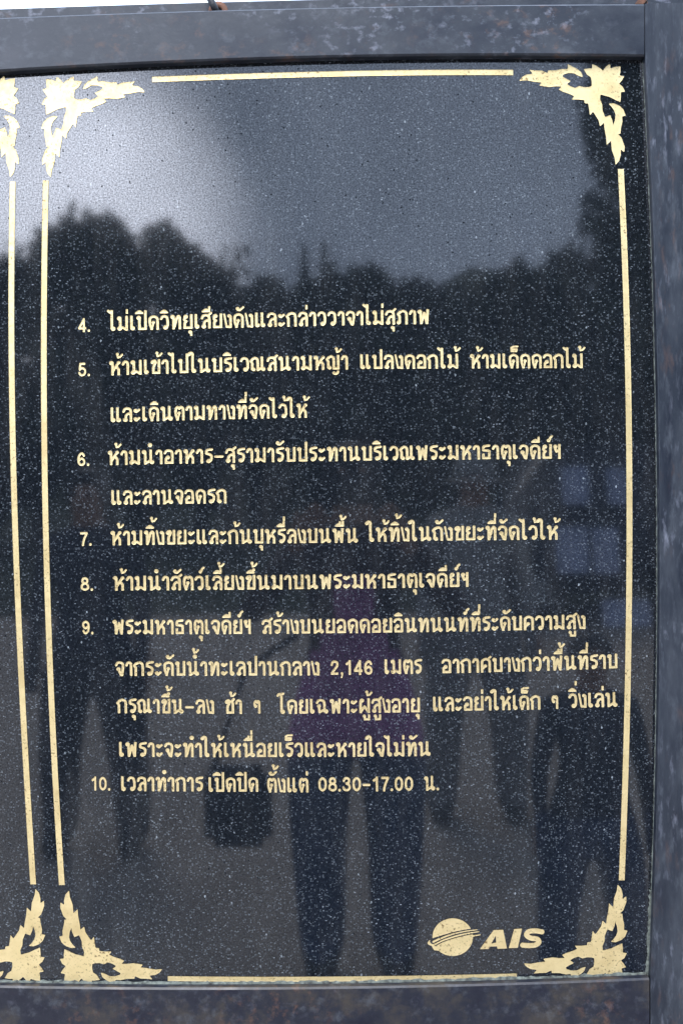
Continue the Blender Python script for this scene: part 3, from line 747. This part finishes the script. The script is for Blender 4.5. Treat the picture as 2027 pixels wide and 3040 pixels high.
write([('เวลาทำการ', 359, 604, 2348, 2349), ('เปิดปิด', 618, 768, 2351, 2350), ('ตั้งแต่', 792, 916, 2352, 2352), ('08.30-17.00', 944, 1227, 2350, 2348), ('น.', 1258, 1304, 2347, 2346)], 'text_line', slab)

# ---- sponsor's emblem and letters, lower right
def crop(p): return np.array([1200 + p[:, 0] * .4464, 2680 + p[:, 1] * .4464])
def carved(sdf, box, cell, name, rim):
    p, dep, f = march(sdf, *box, cell)
    u, v = crop(p); q = P(u, v); q[:, 1] = Y_RIM + CARVE * np.clip(dep / rim, 0, 1)
    o = from_np(name, q, f, M_gold, slab, True)
    if sum(pl.normal.y for pl in o.data.polygons) > 0: o.data.flip_normals()
    return o
def line_sd(X, Y, pts, h0, h1=None):
    q = catmull(pts); D = np.full(X.shape, 1e9)
    for i, (a, b) in enumerate(zip(q, q[1:])):
        h = h0 if h1 is None else h0 + (h1 - h0) * i / (len(q) - 1)
        D = np.minimum(D, sd_cap(X, Y, a, b, h))
    return D
def globe(X, Y):
    c = (np.hypot((X - 320) / 1.075, Y - 227) - 125)
    c = np.minimum(c, sd_poly(X, Y, [(200, 228), (165, 248), (152, 265), (158, 277), (180, 285), (188, 300), (197, 314), (230, 318), (260, 270)]))
    cut = line_sd(X, Y, [(188, 254), (250, 233), (330, 209), (420, 190), (500, 180)], 19, 15)
    body = np.maximum(c, -cut)
    for pts, h0, h1 in (([(192, 258), (240, 236), (320, 207), (410, 187), (482, 178)], 7, 2.5), ([(206, 277), (250, 252), (330, 223), (420, 201), (494, 191)], 7, 2.5),
                        ([(300, 262), (350, 243), (420, 226), (503, 211)], 14, 2.5)):
        body = np.minimum(body, line_sd(X, Y, pts, h0, h1))
    body = np.maximum(body, -line_sd(X, Y, [(205, 284), (255, 258), (335, 231), (425, 210), (510, 199)], 3.4, 2.5))
    return body
carved(globe, (140, 520, 90, 365), 4.0, 'emblem', 6.0)
LA = [(500, 307), (592, 180), (655, 178), (680, 302), (617, 305), (614, 288), (568, 290), (558, 306)]
LI = [(692, 300), (728, 173), (780, 170), (752, 298)]
S_pts = [(912, 192), (870, 185), (826, 190), (810, 212), (835, 232), (880, 240), (892, 262), (865, 280), (820, 283), (784, 280)]
def letters(X, Y):
    a = np.maximum(sd_poly(X, Y, LA), -sd_poly(X, Y, [(577, 268), (609, 264), (606, 216)]))
    return np.minimum(np.minimum(a, sd_poly(X, Y, LI)), line_sd(X, Y, S_pts, 16.5))
carved(letters, (490, 940, 150, 325), 3.6, 'brand_lettering', 6.0)

# ------------------------------------------------------------------ setting that the polished stone mirrors
t = NT('pale_paving')
c = t.coord()
t.to('Base Color', t.ramp(t.noise(c, 3, 6, 0.6), (0.3, (0.30, 0.262, 0.225)), (0.7, (0.41, 0.365, 0.32)))).set(Roughness=0.9)
M_pave = t.m
t = NT('dark_turf'); c = t.coord()
t.to('Base Color', t.ramp(t.noise(c, 1.5, 6, 0.6), (0.3, (0.020, 0.028, 0.016)), (0.7, (0.045, 0.055, 0.03)))).set(Roughness=1.0)
M_turf = t.m
bm = bmesh.new()
bmesh.ops.create_grid(bm, x_segments=40, y_segments=40, size=600)
tag(from_bm('ground', bm, M_turf), kind='structure')
bm = bmesh.new()
add_box(bm, -9, 7, -8.6, 3, -0.2, 0.006)
tag(from_bm('paved_path', bm, M_pave), kind='structure')
# wooded hill far behind
bm = bmesh.new()
gx = np.linspace(-160, 160, 60)
rows = []
for k, (yy, hh) in enumerate(((-60, 0.0), (-75, 11), (-95, 22), (-130, 33), (-200, 20), (-240, 0))):
    rows.append([bm.verts.new((x, yy, hh * (0.8 + 0.25 * math.sin(x * 0.06 + 1) + 0.12 * math.sin(x * 0.21 + k))) if hh else (x, yy, -0.5)) for x in gx])
for p, q in zip(rows, rows[1:]):
    for k in range(len(gx) - 1): bm.faces.new((p[k], p[k + 1], q[k + 1], q[k]))
bmesh.ops.recalc_face_normals(bm, faces=bm.faces)
tag(from_bm('hill', bm, M_turf, None, True), kind='structure')

# ---- trees
def leaf_mat(name, a, b):
    t = NT(name); c = t.coord()
    t.to('Base Color', t.ramp(t.noise(c, 2.2, 4), (0.3, a), (0.7, b))).set(Roughness=0.75)
    return t.m
M_leaf = leaf_mat('evergreen_leaves', (0.022, 0.036, 0.022), (0.05, 0.07, 0.04))
M_leaf2 = leaf_mat('dusty_leaves', (0.035, 0.045, 0.035), (0.08, 0.09, 0.07))
M_bark = plain('bark', (0.07, 0.055, 0.045), 0.9, 0, 0.4, 5)

def crown_mesh(n, lobes, size, seed):
    """Leaf clumps through a crown of unit height and radius 1 (x, y) made of several lobes."""
    r = np.random.RandomState(seed)
    V, F = [], []
    for i in range(n):
        cx, cy, cz, rr = lobes[r.randint(len(lobes))]
        d = r.normal(size=3); d /= np.linalg.norm(d)
        p = np.array([cx, cy, cz]) + d * rr * np.array([1, 1, 0.34]) * r.uniform(0.35, 1.0) ** 0.5 * (1 + 0.12 * r.normal())
        a = r.normal(size=3); a /= np.linalg.norm(a)
        b = np.cross(a, r.normal(size=3)); b /= np.linalg.norm(b)
        s = size * r.uniform(0.6, 1.4)
        k = len(V)
        asp = np.array([1, 1, 0.36])
        V += [p + a * s * asp, p + b * s * 0.5 * asp, p - a * s * asp, p - b * s * 0.5 * asp]
        F.append((k, k + 1, k + 2, k + 3))
    me = bpy.data.meshes.new('crown')
    me.from_pydata([tuple(map(float, v)) for v in V], [], F); me.update()
    return me
def lobes_round(seed):
    r = random.Random(seed)
    L = [(0, 0, 0.62, 0.85)]
    for k in range(9):
        a = r.uniform(0, 6.28); q = r.uniform(0.3, 0.65)
        L.append((q * math.cos(a), q * math.sin(a), r.uniform(0.2, 0.82), r.uniform(0.30, 0.5)))
    return L
def lobes_cone():
    return [(0, 0, 0.06 + 0.92 * k / 11, 0.95 * (1 - k / 11.5) ** 0.8 * 0.9 + 0.03) for k in range(12)]
CROWNS = [crown_mesh(2600, lobes_round(3), 0.10, 3), crown_mesh(2600, lobes_round(9), 0.10, 9), crown_mesh(2600, lobes_round(21), 0.11, 21), crown_mesh(1800, lobes_cone(), 0.09, 4)]
bm = bmesh.new()
add_tube(bm, [(0, 0, 0), (0.01, 0, 0.2), (-0.01, 0.01, 0.45), (0.01, 0, 0.8)], [0.035, 0.026, 0.02, 0.008], 9)
for a, h in ((0.4, 0.3), (2.3, 0.38), (4.1, 0.34), (5.4, 0.5)):
    add_tube(bm, [(0, 0, h), (0.12 * math.cos(a), 0.12 * math.sin(a), h + 0.12), (0.26 * math.cos(a), 0.26 * math.sin(a), h + 0.26)], [0.016, 0.011, 0.004], 6)
TRUNK = bpy.data.meshes.new('trunk'); bm.to_mesh(TRUNK); bm.free()
TRUNK.materials.append(M_bark)
for k, me in enumerate(CROWNS): me.materials.append(M_leaf2 if k == 1 else M_leaf)

def tree(dx, dtop, L, halfw, variant, label, low=0.30):
    top = R(dx, dtop, L); side = R(dx + halfw * 1.45, dtop, L)
    rad = abs(side.x - top.x)
    root = empty('conifer' if variant == 3 else 'tree', (top.x, -L, 0), label, 'tree', 'trees mirrored in the stone')
    tr = bpy.data.objects.new('trunk', TRUNK); COL.objects.link(tr); tr.parent = root
    h = top.z; tr.scale = (h * 0.75, h * 0.75, h)
    cr_ = bpy.data.objects.new('crown', CROWNS[variant]); COL.objects.link(cr_); cr_.parent = root
    cr_.scale = (rad, rad, h * (1 - low)); cr_.location.z = h * low
    cr_.rotation_euler.z = rnd.uniform(0, 6.28)
    return root
TREES = [(-60, 560, 24, 120, 1, 'broad grey-green tree at the far left of the mirrored row'),
 (70, 490, 23, 95, 0, 'dense round tree mirrored behind the left gold borders'),
 (185, 468, 24, 110, 2, 'tallest round tree of the mirrored left group, under the bright cloud'),
 (325, 500, 25, 105, 0, 'round tree mirrored just right of the brightest cloud'),
 (450, 535, 26, 80, 2, 'narrow dark tree mirrored left of the bushy peak'),
 (515, 515, 27, 62, 1, 'tree with a bushy peak mirrored above the first rule'),
 (600, 600, 26, 95, 0, 'low dark tree mirrored left of the thin conifers'),
 (698, 572, 30, 34, 3, 'thin conifer mirrored left of its twin above the first rule'),
 (745, 570, 31, 34, 3, 'thin conifer mirrored right of its twin above the first rule'),
 (800, 598, 27, 100, 2, 'low round tree mirrored right of the thin conifers'),
 (920, 606, 28, 110, 0, 'low wide tree mirrored in the middle dip of the skyline'),
 (1040, 612, 27, 100, 1, 'low grey-green tree mirrored right of the skyline dip'),
 (1150, 590, 25, 105, 2, 'dark tree mirrored where the skyline climbs to the right'),
 (1250, 545, 22, 105, 0, 'taller dark tree mirrored beside the big right-hand tree')]
for a in TREES: tree(*a)
tree(1590, -120, 9.0, 200, 2, 'big near tree mirrored as dark mass along the right edge', 0.22)
tree(1625, -60, 10.5, 165, 0, 'second near tree, mirrored behind the big right-hand one', 0.15)
tree(1420, 330, 12.0, 105, 1, 'grey-green tree mirrored under the big right-hand tree', 0.1)
# understorey
bush = crown_mesh(900, lobes_round(31), 0.13, 31); bush.materials.append(M_leaf)
for k in range(13):
    p = R(-60 + 130 * k, 1000, 18 + 2 * rnd.random())
    o = bpy.data.objects.new('bush', bush); COL.objects.link(o)
    o.location = (p.x, p.y, -0.1); o.scale = (2.2, 1.7, rnd.uniform(5.4, 6.8)); o.rotation_euler.z = rnd.uniform(0, 6)
    tag(o, 'dark green bush of the understorey row mirrored below the trees', 'bush', 'bushes under the mirrored trees')

# ---- people mirrored in the stone
M_skin = plain('skin', (0.36, 0.22, 0.15), 0.55, 0, 0.08)
M_hair = plain('black_hair', (0.012, 0.010, 0.010), 0.5, 0, 0.3)
def cloth(name, c): return plain(name, c, 0.85, 0, 0.2, 14)
M_purple, M_jeans, M_shoe = cloth('purple_shirt', (0.50, 0.20, 0.47)), cloth('blue_jeans', (0.035, 0.058, 0.13)), cloth('dark_shoe', (0.02, 0.02, 0.022))
M_grey, M_greyt = cloth('grey_jacket', (0.34, 0.34, 0.33)), cloth('grey_trousers', (0.22, 0.215, 0.21))
M_navy, M_dark = cloth('navy_jacket', (0.015, 0.020, 0.038)), cloth('dark_trousers', (0.014, 0.016, 0.024))
M_brown = cloth('brown_jacket', (0.055, 0.035, 0.03))

def skinned(name, verts, edges, radii, root_i, levels=2):
    me = bpy.data.meshes.new(name); me.from_pydata([tuple(v) for v in verts], edges, []); me.update()
    o = bpy.data.objects.new(name, me); COL.objects.link(o)
    o.modifiers.new('Skin', 'SKIN').use_smooth_shade = True
    for v, r in zip(me.skin_vertices[0].data, radii):
        v.radius = r if isinstance(r, tuple) else (r, r)
        v.use_root = False
    me.skin_vertices[0].data[root_i].use_root = True
    o.modifiers.new('Subsurf', 'SUBSURF').levels = levels
    dg = bpy.context.evaluated_depsgraph_get()
    dg.update()
    out = bpy.data.meshes.new_from_object(o.evaluated_get(dg))
    bpy.data.objects.remove(o)
    return out

def person(x, y, height, label, shirt, trousers, arms, jacket=None, hem=.93, face=(0, 1), spread=0.11, hair='cap', sleeve=0.0):
    """A standing figure facing +y (towards the stone). arms: per side (elbow, wrist) offsets in metres for a 1.7 m body."""
    s = height / 1.7
    vs = [(0, 0, .92), (0, 0, 1.08), (0, 0, 1.25), (0, -.01, 1.40), (0, 0, 1.47), (0, .01, 1.535), (0, .02, 1.60), (0, .015, 1.67)]
    rd = [(.165, .12), (.145, .105), (.165, .115), (.14, .09), .058, .075, .088, .062]
    ed = [(0, 1), (1, 2), (2, 3), (3, 4), (4, 5), (5, 6), (6, 7)]
    for sd_ in (-1, 1):
        k = len(vs)
        vs += [(sd_ * .115, 0, .80), (sd_ * (.115 + spread * .35), .01, .48), (sd_ * (.10 + spread * .6), -.01, .09), (sd_ * (.11 + spread * .6), .13, .035)]
        rd += [.13, .10, .082, (.058, .038)]
        ed += [(0, k), (k, k + 1), (k + 1, k + 2), (k + 2, k + 3)]
        k = len(vs)
        e, w = arms[0 if sd_ < 0 else 1]
        sh = Vector((sd_ * .175, -.01, 1.385)); e = sh + Vector(e); w = e + Vector(w); hd = w + Vector(w - e).normalized() * .07
        vs += [tuple(sh), tuple(e), tuple(w), tuple(hd)]
        rd += [.062, .043, .030, (.036, .022)]
        ed += [(3, k), (k, k + 1), (k + 1, k + 2), (k + 2, k + 3)]
        # four fingers and a thumb
        ax = (hd - w).normalized(); sidev = ax.cross(Vector((0, 1, 0.3))).normalized()
        nrm = ax.cross(sidev)
        for f in range(4):
            b0 = hd + sidev * (.024 - .016 * f); ln = (.032, .038, .036, .027)[f]
            m = len(vs)
            vs += [tuple(b0 + ax * .02), tuple(b0 + ax * (.02 + ln * .6) + nrm * .008), tuple(b0 + ax * (.02 + ln * .9) + nrm * .03)]
            rd += [.0095, .0085, .0075]; ed += [(k + 3, m), (m, m + 1), (m + 1, m + 2)]
        m = len(vs)
        vs += [tuple(w + ax * .03 + sidev * .035), tuple(w + ax * .065 + sidev * .055 + nrm * .012)]
        rd += [.011, .009]; ed += [(k + 2, m), (m, m + 1)]
    # nose
    k = len(vs); vs.append((0, .112, 1.595)); rd.append(.012); ed.append((6, k))
    me = skinned('body', vs, ed, rd, 0)
    for v in me.vertices: v.co *= s
    for m in (M_skin, shirt, trousers, M_shoe, jacket or shirt): me.materials.append(m)
    for p in me.polygons:
        z = p.center.z / s; r = abs(p.center.x) / s
        if z > 1.475: i = 0
        elif r > .40 + sleeve or (z > 1.2 and p.center.y > .30 * s): i = 0
        elif jacket and z > 1.0 and (r > .035 + (1.28 - z) * .42): i = 4
        elif z > hem: i = 1
        elif z > .10: i = 2
        else: i = 3
        if z < 0.95 and r > .27: i = 0
        p.material_index = i
        p.use_smooth = True
    root = empty('person', (x, y, 0.006), label, 'person')
    root.rotation_euler.z = math.atan2(-face[0], face[1])
    link('body', me, None, root)
    bm = bmesh.new()
    bmesh.ops.create_uvsphere(bm, u_segments=20, v_segments=14, radius=1)
    rim = []
    for v in list(bm.verts):
        if hair != 'hat' and v.co.y > 0.25 and v.co.z < 0.45: v.co.y = 0.25 + (v.co.y - .25) * .15
    bm.transform(Matrix.Translation((0, (.005) * s, 1.635 * s)) @ Matrix.Diagonal((.098 * s, .108 * s, .10 * s, 1)))
    bmesh.ops.delete(bm, geom=[v for v in bm.verts if v.co.z < (1.60 if hair == 'hat' else 1.52) * s], context='VERTS')
    if hair == 'hat':
        rr = 22
        a = [bm.verts.new((math.cos(q) * .10 * s, .005 * s + math.sin(q) * .11 * s, 1.60 * s)) for q in np.linspace(0, 2 * math.pi, rr + 1)[:-1]]
        b = [bm.verts.new((math.cos(q) * .155 * s, .005 * s + math.sin(q) * .165 * s, 1.585 * s)) for q in np.linspace(0, 2 * math.pi, rr + 1)[:-1]]
        for k in range(rr): bm.faces.new((a[k], a[(k + 1) % rr], b[(k + 1) % rr], b[k]))
    from_bm('hat' if hair == 'hat' else 'hair', bm, shirt if hair == 'hat' else M_hair, root, True)
    for q in (-.033, .033):
        bm = bmesh.new()
        bmesh.ops.create_uvsphere(bm, u_segments=10, v_segments=8, radius=.011 * s, matrix=Matrix.Translation((q * s, .095 * s, 1.613 * s)))
        from_bm('eye', bm, M_black, root, True)
    return root

# photographer: right behind the lens, elbows out, both hands at the camera
person(CAM[0] + 0.0, CAM[1] - 0.38, 1.60, 'person in brown jacket, purple top and jeans raising a camera, mirrored in the middle', M_purple, M_jeans,
       [((-.16, .10, -.20), (.18, .20, .25)), ((.16, .10, -.20), (-.18, .20, .25))], sleeve=.2, jacket=M_brown, hem=.76, spread=.03)
# the camera in the hands
root = empty('handheld_camera', (CAM[0], CAM[1] - 0.14, CAM[2]), 'black camera held up to the face of the mirrored person in purple', 'camera')
bm = bmesh.new(); add_box(bm, -.065, .065, -.045, .02, -.05, .04); add_box(bm, -.025, .025, -.035, .02, .0401, .062)
bmesh.ops.bevel(bm, geom=bm.edges[:], offset=.006, segments=2, affect='EDGES')
from_bm('camera_body', bm, M_black, root)
bm = bmesh.new(); add_tube(bm, [(0, .02, 0), (0, .05, 0), (0, .052, 0), (0, .10, 0)], [.032, .032, .035, .034], 24)
from_bm('lens', bm, M_black, root, True)
# shoulder bag at the hip
p = R(548, 1850, 1.40)
root = empty('shoulder_bag', (p.x, p.y, p.z - .12), 'dark shoulder bag hanging at the hip of the mirrored person in purple', 'bag')
bm = bmesh.new(); add_box(bm, -.10, .10, -.05, .05, 0, .24)
bmesh.ops.bevel(bm, geom=bm.edges[:], offset=.03, segments=3, affect='EDGES')
from_bm('bag_body', bm, M_dark, root, True)
bm = bmesh.new(); add_tube(bm, [(-.08, 0, .22), (.02, -.08, .52), (.18, -.10, .62)], .012, 8)
from_bm('strap', bm, M_dark, root, True)
hang = [((-.06, .02, -.28), (-.01, .06, -.24)), ((.06, .02, -.28), (.01, .06, -.24))]
p = R(1092, 1600, 2.6)
person(p.x, -2.6, 1.62, 'person in grey hat and grey clothes standing mirrored right of the middle', M_grey, M_greyt, hang, hair='hat', sleeve=.2)
p = R(215, 1600, 2.3)
person(p.x, -2.3, 1.56, 'person in dark clothes mirrored beside the left gold border', M_navy, M_dark, hang, sleeve=.2)
p = R(1355, 1700, 1.25)
person(p.x, -1.25, 1.06, 'child in navy jacket and jeans mirrored at the right, in front of the van', M_navy, M_jeans, hang, sleeve=.2)

# ---- parked van mirrored at the right
M_van = plain('dark_van_paint', (0.018, 0.022, 0.034), 0.3, 0, 0.15)
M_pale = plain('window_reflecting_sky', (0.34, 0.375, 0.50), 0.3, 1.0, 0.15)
a0, a1 = R(1200, 1050, 7.5), R(1640, 1050, 7.5)
zt_ = R(1300, 1020, 7.5).z
van = empty('parked_van', ((a0.x + a1.x) / 2, -7.5, 0.006), 'dark van with pale blue windows mirrored near the right border', 'van')
hw = (a1.x - a0.x) / 2 + 0.6
bm = bmesh.new()
prof = [(-hw, .35), (-hw, 1.0), (-hw + .5, 1.15), (-hw + .9, zt_ - .05), (-hw + 1.2, zt_), (hw - .15, zt_), (hw, zt_ - .2), (hw, .35)]
A = [bm.verts.new((x, 0, z)) for x, z in prof]; Bv = [bm.verts.new((x, -1.7, z)) for x, z in prof]
bm.faces.new(A); bm.faces.new(Bv[::-1])
for k in range(len(prof)): bm.faces.new((A[k], A[(k + 1) % 8], Bv[(k + 1) % 8], Bv[k]))
bmesh.ops.recalc_face_normals(bm, faces=bm.faces)
bmesh.ops.bevel(bm, geom=bm.edges[:], offset=.05, segments=2, affect='EDGES')
from_bm('body', bm, M_van, van, True)
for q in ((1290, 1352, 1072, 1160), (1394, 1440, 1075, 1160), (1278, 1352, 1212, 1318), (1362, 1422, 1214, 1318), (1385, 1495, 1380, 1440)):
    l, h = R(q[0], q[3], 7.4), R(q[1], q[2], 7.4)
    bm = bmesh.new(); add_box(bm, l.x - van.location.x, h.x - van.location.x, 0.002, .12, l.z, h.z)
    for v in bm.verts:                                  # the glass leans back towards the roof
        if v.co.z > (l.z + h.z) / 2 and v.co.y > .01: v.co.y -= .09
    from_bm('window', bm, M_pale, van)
for wx in (-hw + .7, hw - .8):
    bm = bmesh.new(); add_tube(bm, [(wx, -.2, .33), (wx, .03, .33)], .33, 24)
    w = from_bm('wheel', bm, M_black, van, True)
    bm = bmesh.new(); add_tube(bm, [(wx, .028, .33), (wx, .045, .33)], .19, 20)
    from_bm('rim', bm, M_grey, w, True)
